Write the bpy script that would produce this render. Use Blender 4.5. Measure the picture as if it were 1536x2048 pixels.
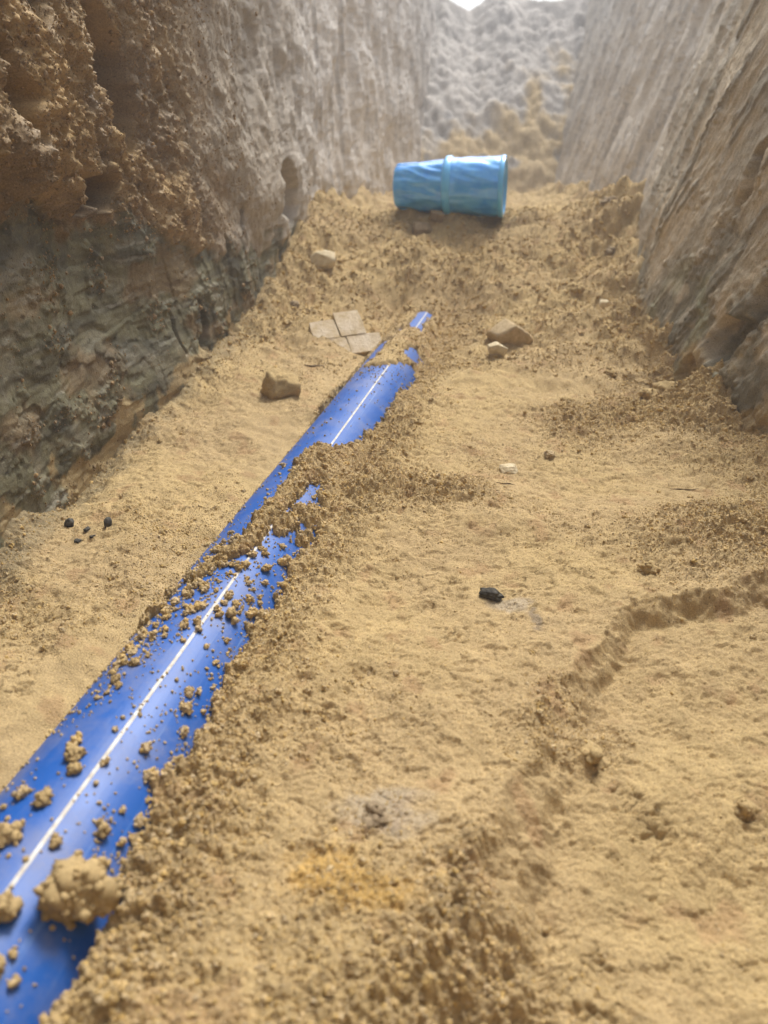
import bpy, math
import numpy as np
from mathutils import Vector, Matrix

# ------------------------------------------------------------------ camera, world, sun, exposure
scene = bpy.context.scene
for o in list(bpy.data.objects):
    bpy.data.objects.remove(o, do_unlink=True)
COL = scene.collection
R = math.radians

CAM_Z = 0.365
cam = bpy.data.cameras.new('camera')
cam_o = bpy.data.objects.new('camera', cam)
COL.objects.link(cam_o)
cam_o.location = (0, 0, CAM_Z)
cam_o.rotation_euler = (R(90 - 27), 0, 0)
cam.sensor_fit = 'HORIZONTAL'
cam.sensor_width = 36.0
cam.lens = 36.0 * 1444 / 1536
cam.clip_start = 0.02
cam.clip_end = 1000
cam.dof.use_dof = True
cam.dof.focus_distance = 0.71
cam.dof.aperture_fstop = 8.4
scene.camera = cam_o

world = bpy.data.worlds.new('World')
scene.world = world
world.use_nodes = True
wn = world.node_tree
wn.nodes.clear()
w_out = wn.nodes.new('ShaderNodeOutputWorld')
w_bg = wn.nodes.new('ShaderNodeBackground')
w_sky = wn.nodes.new('ShaderNodeTexSky')
w_hsv = wn.nodes.new('ShaderNodeHueSaturation')
w_sky.sky_type = 'NISHITA'
w_sky.sun_disc = False
SUN_ELEV, SUN_ROT = R(57), R(22)
w_sky.sun_elevation = SUN_ELEV
w_sky.sun_rotation = SUN_ROT
w_sky.dust_density = 4.0
w_hsv.inputs['Saturation'].default_value = 0.32
w_bg.inputs['Strength'].default_value = 0.13
wn.links.new(w_sky.outputs[0], w_hsv.inputs['Color'])
wn.links.new(w_hsv.outputs[0], w_bg.inputs['Color'])
wn.links.new(w_bg.outputs[0], w_out.inputs['Surface'])

sun = bpy.data.lights.new('sun', 'SUN')
sun.energy = 2.0
sun.angle = R(17)
sun.color = (1.0, 0.985, 0.95)
sun_o = bpy.data.objects.new('sun', sun)
COL.objects.link(sun_o)
_sd = Vector((math.sin(SUN_ROT) * math.cos(SUN_ELEV), math.cos(SUN_ROT) * math.cos(SUN_ELEV), math.sin(SUN_ELEV)))
sun_o.rotation_euler = _sd.to_track_quat('Z', 'Y').to_euler()
sun_o.location = (0, 3, 6)

scene.render.engine = 'CYCLES'
vs = scene.view_settings
vs.view_transform = 'Standard'
vs.look = 'None'
vs.exposure = 0.92
vs.gamma = 1.0
vs.use_curve_mapping = False

# ------------------------------------------------------------------ noise
f32 = np.float32

def hsh(ix, iy, seed):
    x = ix.astype(np.uint32) * np.uint32(374761393) + iy.astype(np.uint32) * np.uint32(668265263) + np.uint32((seed * 2246822519) & 0xffffffff)
    x = (x ^ (x >> np.uint32(13))) * np.uint32(1274126177)
    x = (x ^ (x >> np.uint32(15))) * np.uint32(2246822519)
    return x ^ (x >> np.uint32(16))

def h01(ix, iy, seed):
    return hsh(ix, iy, seed).astype(f32) * f32(1 / 4294967296.0)

def vnoise(x, y, seed=0):
    """gradient noise, about -1..1"""
    x = np.asarray(x, f32); y = np.asarray(y, f32)
    x0 = np.floor(x); y0 = np.floor(y)
    fx = x - x0; fy = y - y0
    ix = x0.astype(np.int32); iy = y0.astype(np.int32)
    u = fx * fx * fx * (fx * (fx * 6 - 15) + 10)
    v = fy * fy * fy * (fy * (fy * 6 - 15) + 10)
    def g(dx, dy):
        a = h01(ix + dx, iy + dy, seed) * f32(2 * math.pi)
        return np.cos(a) * (fx - dx) + np.sin(a) * (fy - dy)
    n = (g(0, 0) * (1 - u) + g(1, 0) * u) * (1 - v) + (g(0, 1) * (1 - u) + g(1, 1) * u) * v
    return n * f32(1.5)

def fbm(x, y, seed=0, octv=4, gain=0.5):
    s = np.zeros(np.broadcast(x, y).shape, f32); a = 1.0
    for i in range(octv):
        s += f32(a) * vnoise(x * 2.0 ** i + 17.3 * i, y * 2.0 ** i - 9.1 * i, seed + i)
        a *= gain
    return s

def domes(x, y, cell, seed, prob=0.8, rmin=0.3, rmax=0.72):
    """height (in units of length) of a scatter of half-sunken balls on a jittered grid"""
    X = np.asarray(x / cell, f32); Y = np.asarray(y / cell, f32)
    ix = np.floor(X).astype(np.int32); iy = np.floor(Y).astype(np.int32)
    best = np.zeros(X.shape, f32)
    for dx in (-1, 0, 1):
        for dy in (-1, 0, 1):
            cx, cy = ix + dx, iy + dy
            px = cx + f32(0.1) + f32(0.8) * h01(cx, cy, seed)
            py = cy + f32(0.1) + f32(0.8) * h01(cx, cy, seed + 1)
            r = rmin + (rmax - rmin) * h01(cx, cy, seed + 2) ** 2
            e = h01(cx, cy, seed + 3)
            asp = 0.7 + 0.6 * e
            d2 = ((X - px) * asp) ** 2 + ((Y - py) / asp) ** 2
            q = r * np.sqrt(np.maximum(1 - d2 / (r * r), 0))
            q *= (h01(cx, cy, seed + 4) < prob)
            best = np.maximum(best, q)
    return best * f32(cell)

def sstep(a, b, x):
    t = np.clip((x - a) / (b - a), 0, 1)
    return t * t * (3 - 2 * t)

def gauss(x, y, cx, cy, rx, ry):
    return np.exp(-(((x - cx) / rx) ** 2 + ((y - cy) / ry) ** 2))

def mixc(c, d, m):
    m = np.asarray(m, f32)[..., None]
    return c * (1 - m) + np.asarray(d, f32) * m

def seg_dist(px, py, ax, ay, bx, by):
    vx, vy = bx - ax, by - ay
    t = np.clip(((px - ax) * vx + (py - ay) * vy) / (vx * vx + vy * vy + 1e-12), 0, 1)
    return np.hypot(px - ax - t * vx, py - ay - t * vy)

def poly_sd(px, py, poly):
    """signed distance to a polygon, positive inside"""
    d = np.full(px.shape, 9.0, f32); inside = np.zeros(px.shape, bool)
    n = len(poly)
    for i in range(n):
        ax, ay = poly[i]; bx, by = poly[(i + 1) % n]
        d = np.minimum(d, seg_dist(px, py, ax, ay, bx, by))
        if ay != by:
            c = ((ay > py) != (by > py)) & (px < (bx - ax) * (py - ay) / (by - ay) + ax)
            inside ^= c
    return np.where(inside, d, -d)

# ------------------------------------------------------------------ object helpers
def tag(o, label=None, cat=None, group=None, kind=None):
    if label: o['label'] = label
    if cat: o['category'] = cat
    if group: o['group'] = group
    if kind: o['kind'] = kind
    return o

def link(name, me, mat=None, parent=None):
    o = bpy.data.objects.new(name, me)
    COL.objects.link(o)
    if mat is not None and me is not None:
        me.materials.append(mat)
    if parent: o.parent = parent
    return o

def mesh_np(name, V, quads, smooth=True, col=None):
    me = bpy.data.meshes.new(name)
    V = np.ascontiguousarray(V, f32); Q = np.ascontiguousarray(quads, np.int32)
    k = Q.shape[1]
    me.vertices.add(len(V)); me.vertices.foreach_set('co', V.ravel())
    me.loops.add(Q.size); me.loops.foreach_set('vertex_index', Q.ravel())
    me.polygons.add(len(Q))
    me.polygons.foreach_set('loop_start', np.arange(0, Q.size, k, dtype=np.int32))
    try:
        me.polygons.foreach_set('loop_total', np.full(len(Q), k, np.int32))
    except Exception:
        pass
    me.polygons.foreach_set('use_smooth', np.full(len(Q), smooth, bool))
    if col is not None:
        at = me.attributes.new('Col', 'FLOAT_COLOR', 'POINT')
        c4 = np.ones((len(V), 4), f32); c4[:, :3] = col
        at.data.foreach_set('color', c4.ravel())
    me.update(calc_edges=True)
    return me

def grid_quads(nr, nc, off=0, wrap=False, flip=False):
    i = np.arange(nr - 1)[:, None]
    j = np.arange(nc if wrap else nc - 1)[None, :]
    j2 = (j + 1) % nc
    a = i * nc + j; b = i * nc + j2; c = (i + 1) * nc + j2; d = (i + 1) * nc + j
    q = np.stack([a, b, c, d] if not flip else [a, d, c, b], -1).reshape(-1, 4)
    return q + off

# ------------------------------------------------------------------ materials
def nmat(name):
    m = bpy.data.materials.new(name); m.use_nodes = True
    nt = m.node_tree
    b = nt.nodes.get('Principled BSDF')
    return m, nt, b

def N(nt, typ, **kw):
    n = nt.nodes.new(typ)
    for k, v in kw.items():
        if k in n.inputs: n.inputs[k].default_value = v
        else: setattr(n, k, v)
    return n

def noise_node(nt, scale, detail=4, rough=0.6, vec=None):
    n = N(nt, 'ShaderNodeTexNoise')
    n.inputs['Scale'].default_value = scale
    n.inputs['Detail'].default_value = detail
    n.inputs['Roughness'].default_value = rough
    if vec is not None: nt.links.new(vec, n.inputs['Vector'])
    return n

def earth_mat(name, attr=True, base=(0.42, 0.28, 0.14), grain=700, bump=0.5, dist=0.0012, rough=0.95, spec=0.15, gloss=None, vary=False):
    m, nt, b = nmat(name)
    L = nt.links.new
    geo = N(nt, 'ShaderNodeNewGeometry')
    pos = geo.outputs['Position']
    if attr:
        a = N(nt, 'ShaderNodeAttribute'); a.attribute_name = 'Col'
        csrc = a.outputs['Color']
    else:
        rgb = N(nt, 'ShaderNodeRGB'); rgb.outputs[0].default_value = (*base, 1)
        csrc = rgb.outputs[0]
    if vary:
        oi = N(nt, 'ShaderNodeObjectInfo')
        hs = N(nt, 'ShaderNodeHueSaturation')
        rv = N(nt, 'ShaderNodeMapRange'); L(oi.outputs['Random'], rv.inputs['Value'])
        rv.inputs['To Min'].default_value = 0.84; rv.inputs['To Max'].default_value = 1.12
        rs = N(nt, 'ShaderNodeMath', operation='FRACT'); rm = N(nt, 'ShaderNodeMath', operation='MULTIPLY')
        L(oi.outputs['Random'], rm.inputs[0]); rm.inputs[1].default_value = 37.7; L(rm.outputs[0], rs.inputs[0])
        rq = N(nt, 'ShaderNodeMapRange'); L(rs.outputs[0], rq.inputs['Value'])
        rq.inputs['To Min'].default_value = 0.8; rq.inputs['To Max'].default_value = 1.15
        L(csrc, hs.inputs['Color']); L(rv.outputs[0], hs.inputs['Value']); L(rq.outputs[0], hs.inputs['Saturation'])
        csrc = hs.outputs[0]
    n1 = noise_node(nt, grain, 3, 0.7, pos)
    n2 = noise_node(nt, 60, 5, 0.65, pos)
    r1 = N(nt, 'ShaderNodeMapRange'); L(n1.outputs['Fac'], r1.inputs['Value'])
    r1.inputs['From Min'].default_value = 0.25; r1.inputs['From Max'].default_value = 0.75
    r1.inputs['To Min'].default_value = 0.64; r1.inputs['To Max'].default_value = 1.30
    r2 = N(nt, 'ShaderNodeMapRange'); L(n2.outputs['Fac'], r2.inputs['Value'])
    r2.inputs['From Min'].default_value = 0.3; r2.inputs['From Max'].default_value = 0.7
    r2.inputs['To Min'].default_value = 0.86; r2.inputs['To Max'].default_value = 1.12
    mu = N(nt, 'ShaderNodeMath', operation='MULTIPLY'); L(r1.outputs[0], mu.inputs[0]); L(r2.outputs[0], mu.inputs[1])
    n4 = noise_node(nt, grain * .55, 2, 0.5, pos)      # scattered dark mineral grains
    r4 = N(nt, 'ShaderNodeMapRange'); L(n4.outputs['Fac'], r4.inputs['Value'])
    r4.inputs['From Min'].default_value = 0.66; r4.inputs['From Max'].default_value = 0.72
    r4.inputs['To Min'].default_value = 1.0; r4.inputs['To Max'].default_value = 0.5
    mu2 = N(nt, 'ShaderNodeMath', operation='MULTIPLY'); L(mu.outputs[0], mu2.inputs[0]); L(r4.outputs[0], mu2.inputs[1]); mu = mu2
    vm = N(nt, 'ShaderNodeVectorMath', operation='SCALE'); L(csrc, vm.inputs[0]); L(mu.outputs[0], vm.inputs['Scale'])
    L(vm.outputs[0], b.inputs['Base Color'])
    b.inputs['Roughness'].default_value = rough
    b.inputs['Specular IOR Level'].default_value = spec
    if gloss is not None:
        n3 = noise_node(nt, gloss, 4, 0.6, pos)
        r3 = N(nt, 'ShaderNodeMapRange'); L(n3.outputs['Fac'], r3.inputs['Value'])
        r3.inputs['From Min'].default_value = 0.4; r3.inputs['From Max'].default_value = 0.65
        r3.inputs['To Min'].default_value = rough; r3.inputs['To Max'].default_value = 0.42
        L(r3.outputs[0], b.inputs['Roughness'])
    nb = noise_node(nt, grain * 0.8, 3, 0.75, pos)
    bp = N(nt, 'ShaderNodeBump'); bp.inputs['Strength'].default_value = bump; bp.inputs['Distance'].default_value = dist
    L(nb.outputs['Fac'], bp.inputs['Height']); L(bp.outputs[0], b.inputs['Normal'])
    return m

SAND = np.array((0.44, 0.320, 0.155), f32)
M_sand = earth_mat('sand', True, grain=800, bump=0.8, dist=0.0019)
M_crumb = earth_mat('sand_crumb', False, base=tuple(SAND * 1.10), grain=900, bump=0.45, dist=0.0008, vary=True)
M_clod = earth_mat('sand_clod', False, base=tuple(SAND * .96), grain=900, bump=0.5, dist=0.0009)
M_wcrumb = earth_mat('brown_crumb', False, base=(.31, .215, .115), grain=900, bump=0.45, dist=0.0008, vary=True)
M_wall = earth_mat('trench_earth', True, grain=550, bump=0.7, dist=0.0018, rough=0.9, spec=0.25, gloss=14)
M_heap = earth_mat('heap_earth', True, grain=150, bump=0.6, dist=0.006)

def simple_mat(name, c1, c2, scale, rough=0.85, bump=0.4, dist=0.001, spec=0.3):
    m, nt, b = nmat(name); L = nt.links.new
    tc = N(nt, 'ShaderNodeTexCoord')
    n = noise_node(nt, scale, 5, 0.65, tc.outputs['Object'])
    cr = N(nt, 'ShaderNodeValToRGB')
    cr.color_ramp.elements[0].position = 0.35; cr.color_ramp.elements[0].color = (*c1, 1)
    cr.color_ramp.elements[1].position = 0.65; cr.color_ramp.elements[1].color = (*c2, 1)
    L(n.outputs['Fac'], cr.inputs[0]); L(cr.outputs[0], b.inputs['Base Color'])
    b.inputs['Roughness'].default_value = rough; b.inputs['Specular IOR Level'].default_value = spec
    n2 = noise_node(nt, scale * 4, 4, 0.7, tc.outputs['Object'])
    bp = N(nt, 'ShaderNodeBump'); bp.inputs['Strength'].default_value = bump; bp.inputs['Distance'].default_value = dist
    L(n2.outputs['Fac'], bp.inputs['Height']); L(bp.outputs[0], b.inputs['Normal'])
    return m

M_pale = simple_mat('pale_stone', (0.52, 0.41, 0.24), (0.68, 0.59, 0.41), 90, bump=.8, dist=.002)
M_slab = simple_mat('pale_slab', (0.49, 0.37, 0.21), (0.66, 0.56, 0.42), 45, bump=.8, dist=.003, spec=.1)
M_brown = simple_mat('brown_stone', (0.46, 0.34, 0.19), (0.60, 0.47, 0.29), 130, bump=.9, dist=.003, spec=.1)
M_grey = simple_mat('grey_clod', (0.25, 0.19, 0.12), (0.38, 0.29, 0.18), 90, bump=.9, dist=.002, spec=.1)
M_dark = simple_mat('charcoal', (0.025, 0.022, 0.018), (0.08, 0.07, 0.05), 200, rough=0.7)
M_twig = simple_mat('twig', (0.12, 0.08, 0.04), (0.2, 0.14, 0.08), 200)
M_leaf = simple_mat('weed_leaf', (0.22, 0.28, 0.05), (0.35, 0.40, 0.08), 30, rough=0.6)
M_ground = simple_mat('topsoil', (0.16, 0.12, 0.08), (0.26, 0.21, 0.13), 3, dist=0.02)

# blue pipe: satin plastic, dusty haze and fine lengthwise scratches
def pipe_mat():
    m, nt, b = nmat('blue_pipe_plastic'); L = nt.links.new
    tc = N(nt, 'ShaderNodeTexCoord'); obj = tc.outputs['Object']
    mp = N(nt, 'ShaderNodeMapping'); L(obj, mp.inputs['Vector']); mp.inputs['Scale'].default_value = (420, 9, 420)
    sc = noise_node(nt, 1.0, 3, 0.6, mp.outputs[0])
    scr = N(nt, 'ShaderNodeValToRGB'); L(sc.outputs['Fac'], scr.inputs[0])
    scr.color_ramp.elements[0].position = 0.62; scr.color_ramp.elements[0].color = (0, 0, 0, 1)
    scr.color_ramp.elements[1].position = 0.74; scr.color_ramp.elements[1].color = (1, 1, 1, 1)
    du = noise_node(nt, 22, 6, 0.7, obj)
    dur = N(nt, 'ShaderNodeValToRGB'); L(du.outputs['Fac'], dur.inputs[0])
    dur.color_ramp.elements[0].position = 0.45; dur.color_ramp.elements[0].color = (0, 0, 0, 1)
    dur.color_ramp.elements[1].position = 0.78; dur.color_ramp.elements[1].color = (1, 1, 1, 1)
    sp = noise_node(nt, 900, 2, 0.5, obj)
    spr = N(nt, 'ShaderNodeValToRGB'); L(sp.outputs['Fac'], spr.inputs[0])
    spr.color_ramp.elements[0].position = 0.64; spr.color_ramp.elements[0].color = (0, 0, 0, 1)
    spr.color_ramp.elements[1].position = 0.70; spr.color_ramp.elements[1].color = (1, 1, 1, 1)
    mx1 = N(nt, 'ShaderNodeMix', data_type='RGBA')
    mx1.inputs['A'].default_value = (0.012, 0.092, 0.37, 1); mx1.inputs['B'].default_value = (0.20, 0.32, 0.56, 1)
    k1 = N(nt, 'ShaderNodeMath', operation='MULTIPLY'); L(scr.outputs[0], k1.inputs[0]); k1.inputs[1].default_value = 0.4
    mx1.clamp_factor = True
    L(k1.outputs[0], mx1.inputs['Factor'])
    mx2 = N(nt, 'ShaderNodeMix', data_type='RGBA'); mx2.inputs['B'].default_value = (0.33, 0.29, 0.24, 1)
    k2 = N(nt, 'ShaderNodeMath', operation='MULTIPLY'); L(dur.outputs[0], k2.inputs[0]); k2.inputs[1].default_value = 0.42
    L(k2.outputs[0], mx2.inputs['Factor']); L(mx1.outputs['Result'], mx2.inputs['A'])
    mx3 = N(nt, 'ShaderNodeMix', data_type='RGBA'); mx3.inputs['B'].default_value = (0.40, 0.28, 0.15, 1)
    k3 = N(nt, 'ShaderNodeMath', operation='MULTIPLY'); L(spr.outputs[0], k3.inputs[0]); k3.inputs[1].default_value = 0.6
    k4 = N(nt, 'ShaderNodeMath', operation='MULTIPLY'); L(k3.outputs[0], k4.inputs[0]); L(dur.outputs[0], k4.inputs[1])
    L(k4.outputs[0], mx3.inputs['Factor']); L(mx2.outputs['Result'], mx3.inputs['A'])
    L(mx3.outputs['Result'], b.inputs['Base Color'])
    rr = N(nt, 'ShaderNodeMapRange'); L(dur.outputs[0], rr.inputs['Value'])
    rr.inputs['To Min'].default_value = 0.45; rr.inputs['To Max'].default_value = 0.6
    L(rr.outputs[0], b.inputs['Roughness'])
    b.inputs['Specular IOR Level'].default_value = 0.45
    bp = N(nt, 'ShaderNodeBump'); bp.inputs['Strength'].default_value = 0.25; bp.inputs['Distance'].default_value = 0.0004
    L(sc.outputs['Fac'], bp.inputs['Height']); L(bp.outputs[0], b.inputs['Normal'])
    return m
M_pipe = pipe_mat()
M_stripe = simple_mat('white_stripe', (0.42, 0.37, 0.29), (0.66, 0.66, 0.63), 150, rough=0.5, bump=0.1)

def film_mat(name, c1, c2, rough):
    m = simple_mat(name, c1, c2, 25, rough=rough, bump=0.15, dist=0.002, spec=0.8)
    b = m.node_tree.nodes['Principled BSDF']
    b.inputs['Metallic'].default_value = 0.1
    b.inputs['Coat Weight'].default_value = 1.0
    b.inputs['Coat Roughness'].default_value = 0.06
    return m
M_film = film_mat('blue_film', (0.03, 0.32, 0.98), (0.13, 0.50, 0.99), 0.14)
M_ring = film_mat('cyan_ring', (0.08, 0.46, 0.98), (0.12, 0.54, 0.98), 0.3)

# ------------------------------------------------------------------ layout of the place (metres; pipe axis at z = 0)
PA = R(11.5)                                   # the pipe runs at 11.5 degrees to the view
PD = np.array((math.sin(PA), math.cos(PA)))    # along
PP = np.array((math.cos(PA), -math.sin(PA)))   # across, to the right
POFF, PR = -0.2307, 0.055

def pipe_sw(x, y):
    return x * PD[0] + y * PD[1], x * PP[0] + y * PP[1] - POFF
def pipe_xy(s, w):
    return s * PD[0] + (w + POFF) * PP[0], s * PD[1] + (w + POFF) * PP[1]

LW_Y = [-1.3, .2, .57, .75, .90, 1.0, 1.3, 1.75, 2.2, 4.4, 5.8]
LW_X = [-.39, -.362, -.348, -.344, -.335, -.30, -.245, -.195, -.165, .20, .40]
RW_Y = [-1.3, .3, .80, 1.0, 1.2, 1.4, 1.67, 2.0, 2.6, 4.2, 5.8]
RW_X = [.54, .48, .445, .430, .435, .455, .51, .590, .68, .865, 1.03]
def smooth_interp(y, ys, xs):
    return (np.interp(y - .06, ys, xs) + 2 * np.interp(y, ys, xs) + np.interp(y + .06, ys, xs)) / 4
def XL(y): return smooth_interp(y, LW_Y, LW_X)
def XR(y): return smooth_interp(y, RW_Y, RW_X)
GROUND_Z = 1.12

FL_Y = [-1.3, .0, .95, 1.2, 1.4, 1.6, 1.95, 2.15, 3.0, 4.2, 5.5]
FL_Z = [.02, .022, .030, .048, .066, .112, .198, .195, .15, .12, .12]

WR = np.array([(-.6, .06), (.18, .058), (.205, .055), (.218, .046), (.243, .048), (.265, .041), (.278, .049), (.287, .044),
               (.318, .049), (.358, .0435), (.371, .038), (.404, .044), (.42, .038), (.458, .0455), (.498, .045),
               (.513, .038), (.541, .043), (.57, .047), (.62, .040), (.66, .030), (.71, .012), (.745, .020), (.773, .032), (.84, .040),
               (.915, .046), (.996, .0445), (1.05, .048), (1.116, .052), (1.166, .048), (1.25, .04), (3, .04)])
# loose sand lying on the pipe: tongues in (along, across), each with a radius
TONGUES = [(.450, -.016, .505, .002, .0060), (.505, .004, .535, .005, .0095), (.535, .006, .60, .007, .011), (.60, .008, .68, .011, .0115),
           (.69, .006, .73, .012, .014), (.545, .020, .585, .026, .007), (.585, .030, .610, .042, .010), (.548, .038, .570, .045, .006),
           (.66, .015, .69, .045, .013), (.40, -.036, .46, -.026, .005)]
HOLES = [(1.36, .012, 1.50, .012, .014), (1.08, -.034, 1.26, -.024, .010), (1.19, .034, 1.23, .036, .011), (1.31, -.02, 1.34, -.01, .006)]
LOWPOLY = [(.70, .515), (.333, .522), (.25, .506), (.198, .482), (.150, .425), (.121, .375), (.085, .318), (.063, .28), (.043, .226), (.012, .181), (-.02, .10), (-.05, -.2), (.70, -.2)]

def ground(x, y, detail=True):
    """height and colour of the sand floor, and how loose it lies"""
    x = np.asarray(x, f32); y = np.asarray(y, f32)
    s, w = pipe_sw(x, y)
    s = s.astype(f32); w = w.astype(f32)
    z = np.interp(y, FL_Y, FL_Z).astype(f32)
    b1 = fbm(x * 7, y * 7, 11, 4)
    b2 = fbm(x * 26, y * 26, 21, 3)
    far = sstep(.95, 1.5, y)
    z += b1 * (.006 + .016 * far) + b2 * (.0016 + .005 * far)
    # sand banked up against both walls
    z += (.030 + .035 * b1) * np.exp(-np.maximum(XR(y) - x, 0) / .05) * sstep(.6, .9, y) + (.003 + .033 * sstep(.75, 1.0, y) + .02 * b1) * np.exp(-np.maximum(x - XL(y), 0) / .05)
    z += .05 * gauss(x, y, .55, 1.92, .10, .12)
    z += .015 * gauss(x, y, .17, 1.92, .17, .07)
    # loose berm along the right of the pipe; shelf by the mid patch
    z += .010 * np.exp(-((w - .075) / .035) ** 2) * sstep(1.15, .8, y)
    z += .014 * gauss(x, y, .05, .70, .10, .05) + .010 * gauss(x, y, .13, .63, .05, .025)
    z += .016 * gauss(x, y, .34, .60, .12, .09)
    # pressed pans
    z -= .010 * gauss(x, y, .24, .72, .10, .05) + .006 * gauss(x, y, .10, .50, .07, .07) + .008 * gauss(x, y, .26, 1.06, .06, .05)
    z -= .010 * gauss(x, y, -.14, .80, .10, .10)
    # lower pan at the right front, behind a broken edge
    sd = poly_sd(x, y, LOWPOLY) + .010 * fbm(x * 22, y * 22, 31, 4, .55) + .0022 * fbm(x * 85, y * 85, 37, 3, .6)
    dep = .015 + .005 * sstep(.48, .40, y) + .021 * sstep(.33, .24, y)
    wid = .015 + .020 * sstep(.46, .34, y)
    z -= dep * np.clip((sd + .006) / (wid + .006), 0, 1) ** .8 + .0035 * np.exp(-((sd - wid * .9) / .009) ** 2)
    lip = np.exp(-((sd + .010) / .014) ** 2)
    z += .0015 * lip
    # how loose
    n = fbm(x * 9, y * 9, 41, 4)
    loose = .10 + .42 * n + .45 * lip * sstep(.56, .45, y) + .45 * np.exp(-((sd - .015) / .024) ** 2) * sstep(.46, .36, y) * sstep(-.5, .3, n)
    loose += .75 * np.exp(-((w - .068) / .034) ** 2) + .9 * gauss(x, y, .04, .70, .11, .055) + .8 * gauss(x, y, .36, .60, .11, .09)
    loose += .5 * np.exp(-((w + .10) / .05) ** 2) * sstep(.35, .45, y) * sstep(.85, .7, y) + .75 * far
    loose += .9 * gauss(x, y, .33, .93, .14, .09) + .6 * np.exp(-np.maximum(x - XL(y), 0) / .04) + .8 * np.exp(-np.maximum(XR(y) - x, 0) / .06)
    loose += .75 * gauss(x, y, -.02, .15, .10, .16)
    loose -= .8 * gauss(x, y, .24, .72, .10, .045) + .8 * gauss(x, y, .10, .50, .075, .07) + .45 * gauss(x, y, .24, .40, .12, .07)
    loose -= .8 * gauss(x, y, .26, 1.06, .06, .05) + .7 * gauss(x, y, -.15, .82, .07, .07) + .6 * gauss(x, y, -.25, .40, .06, .1) + .5 * gauss(x, y, .155, .715, .03, .015)
    loose = np.maximum(loose, .95 * sstep(.064, .054, np.abs(w)) * sstep(1.15, 1.0, s))
    loose = np.clip(loose, 0.0, 1.15)
    if detail:
        wx = x + .0030 * vnoise(x * 160, y * 160, 51); wy = y + .0030 * vnoise(x * 160, y * 160, 52)
        l2 = loose * loose
        near = sstep(1.5, .9, y)
        z += (.30 + .55 * loose) * .60 * domes(wx, wy, .0032, 61, .85) * (.35 + .65 * near)
        z += (.06 + .94 * l2) * .42 * domes(wx, wy, .0060, 71, .70)
        z += l2 * .30 * domes(wx, wy, .012, 81, .50) * (1 - .45 * far)
        z += l2 * .18 * domes(wx, wy, .026, 91, .25) * sstep(.3, .8, y)
        z += far * (.16 * domes(x + .010 * b2, y, .050, 95, .30) + .0034 * fbm(x * 45, y * 45, 97, 5, .55))
        z += (.0013 + .0042 * l2 * (1 - .55 * far)) * fbm(x * 75, y * 75, 101, 5, .62) + .0007 * vnoise(x * 330, y * 330, 107)
        # torn cracks, pits and crumbs in the pressed sand
        c = np.abs(fbm(x * 20 + 3, y * 34, 111, 4)); cm = sstep(.15, .5, vnoise(x * 16, y * 16, 117))
        z -= .0040 * sstep(.05, .0, c) * cm
        c = fbm(x * 42, y * 60, 119, 4, .6)
        z -= .0018 * sstep(.36, .52, c) * sstep(1.4, .9, y)
        z += .55 * domes(wx, wy, .013, 121, .12, .12, .3) * (1 - np.clip(loose, 0, 1))
    # over the buried end the sand lies only as a skin
    pzx = np.sqrt(np.maximum(PR * PR - w * w, .0004)) + .004 + np.maximum(np.abs(w) - PR, 0) * .25
    ch = sstep(.17, .07, np.abs(w)) * sstep(1.72, 1.45, s) * sstep(.95, 1.1, s)
    z = z * (1 - ch) + np.minimum(z, pzx + .35 * (z - np.interp(y, FL_Y, FL_Z).astype(f32))) * ch
    # contact with the pipe
    inside = np.abs(w) < PR
    pz = np.sqrt(np.maximum(PR * PR - w * w, 0))
    rag = .0060 * fbm(x * 60, y * 60, 131, 4, .65) + .0026 * vnoise(x * 300, y * 300, 135)
    cov = w - np.interp(s, WR[:, 0], WR[:, 1]).astype(f32)
    cov = np.maximum(cov, -w - .0535)
    for (s0, w0, s1, w1, rr) in TONGUES:
        cov = np.maximum(cov, rr - seg_dist(s, w, s0, w0, s1, w1))
    cov = np.maximum(cov, (s - 1.085 - np.maximum(w, 0) * 1.6) * .5)
    for (s0, w0, s1, w1, rr) in HOLES:
        cov = np.minimum(cov, seg_dist(s, w, s0, w0, s1, w1) - rr)
    cov = cov + rag
    thick = np.minimum(np.maximum(cov, 0) * .9, .008) + .0012
    thick = thick * np.where(s > 1.0, .55, 1)
    if detail:
        thick = thick + .75 * domes(x, y, .0036, 141, .85) + .22 * domes(x, y, .008, 145, .6) * sstep(0, .006, cov) + .0022 * fbm(x * 120, y * 120, 147, 4, .6) * sstep(0, .005, cov)
    zon = np.maximum(z, pz + thick)
    zoff = np.minimum(z, pz - .007)
    k = sstep(-.0004, .0022, cov)
    z = np.where(inside, zon * k + zoff * (1 - k), z)
    # keep sand beside the pipe's left flank below its outline
    lf = (w <= -PR + .004) & (s < 1.12)
    z = np.where(lf, np.minimum(z, .012 + .07 * sstep(.85, 1.12, s) + .25 * np.maximum(-w - PR, 0) + .004 * b2 + (.0025 * loose)), z)
    # colour of the sand itself
    n1 = fbm(x * 5, y * 5, 151, 4); n2 = fbm(x * 40, y * 40, 161, 3)
    c = np.tile(SAND, x.shape + (1,)).astype(f32)
    c = c * (1 + .10 * n1 + .07 * n2)[..., None]
    c = mixc(c, (.50, .36, .20), .35 * sstep(.5, -.6, n1))
    c = mixc(c, (.34, .20, .10), .45 * sstep(.35, .8, fbm(x * 30, y * 30, 171, 3)))
    c = mixc(c, (.52, .31, .07), .6 * sstep(.1, .7, gauss(x, y, -.030, .250, .020, .016) + .8 * gauss(x, y, .0, .238, .02, .010) + .25 * vnoise(x * 120, y * 120, 181)))
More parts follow.
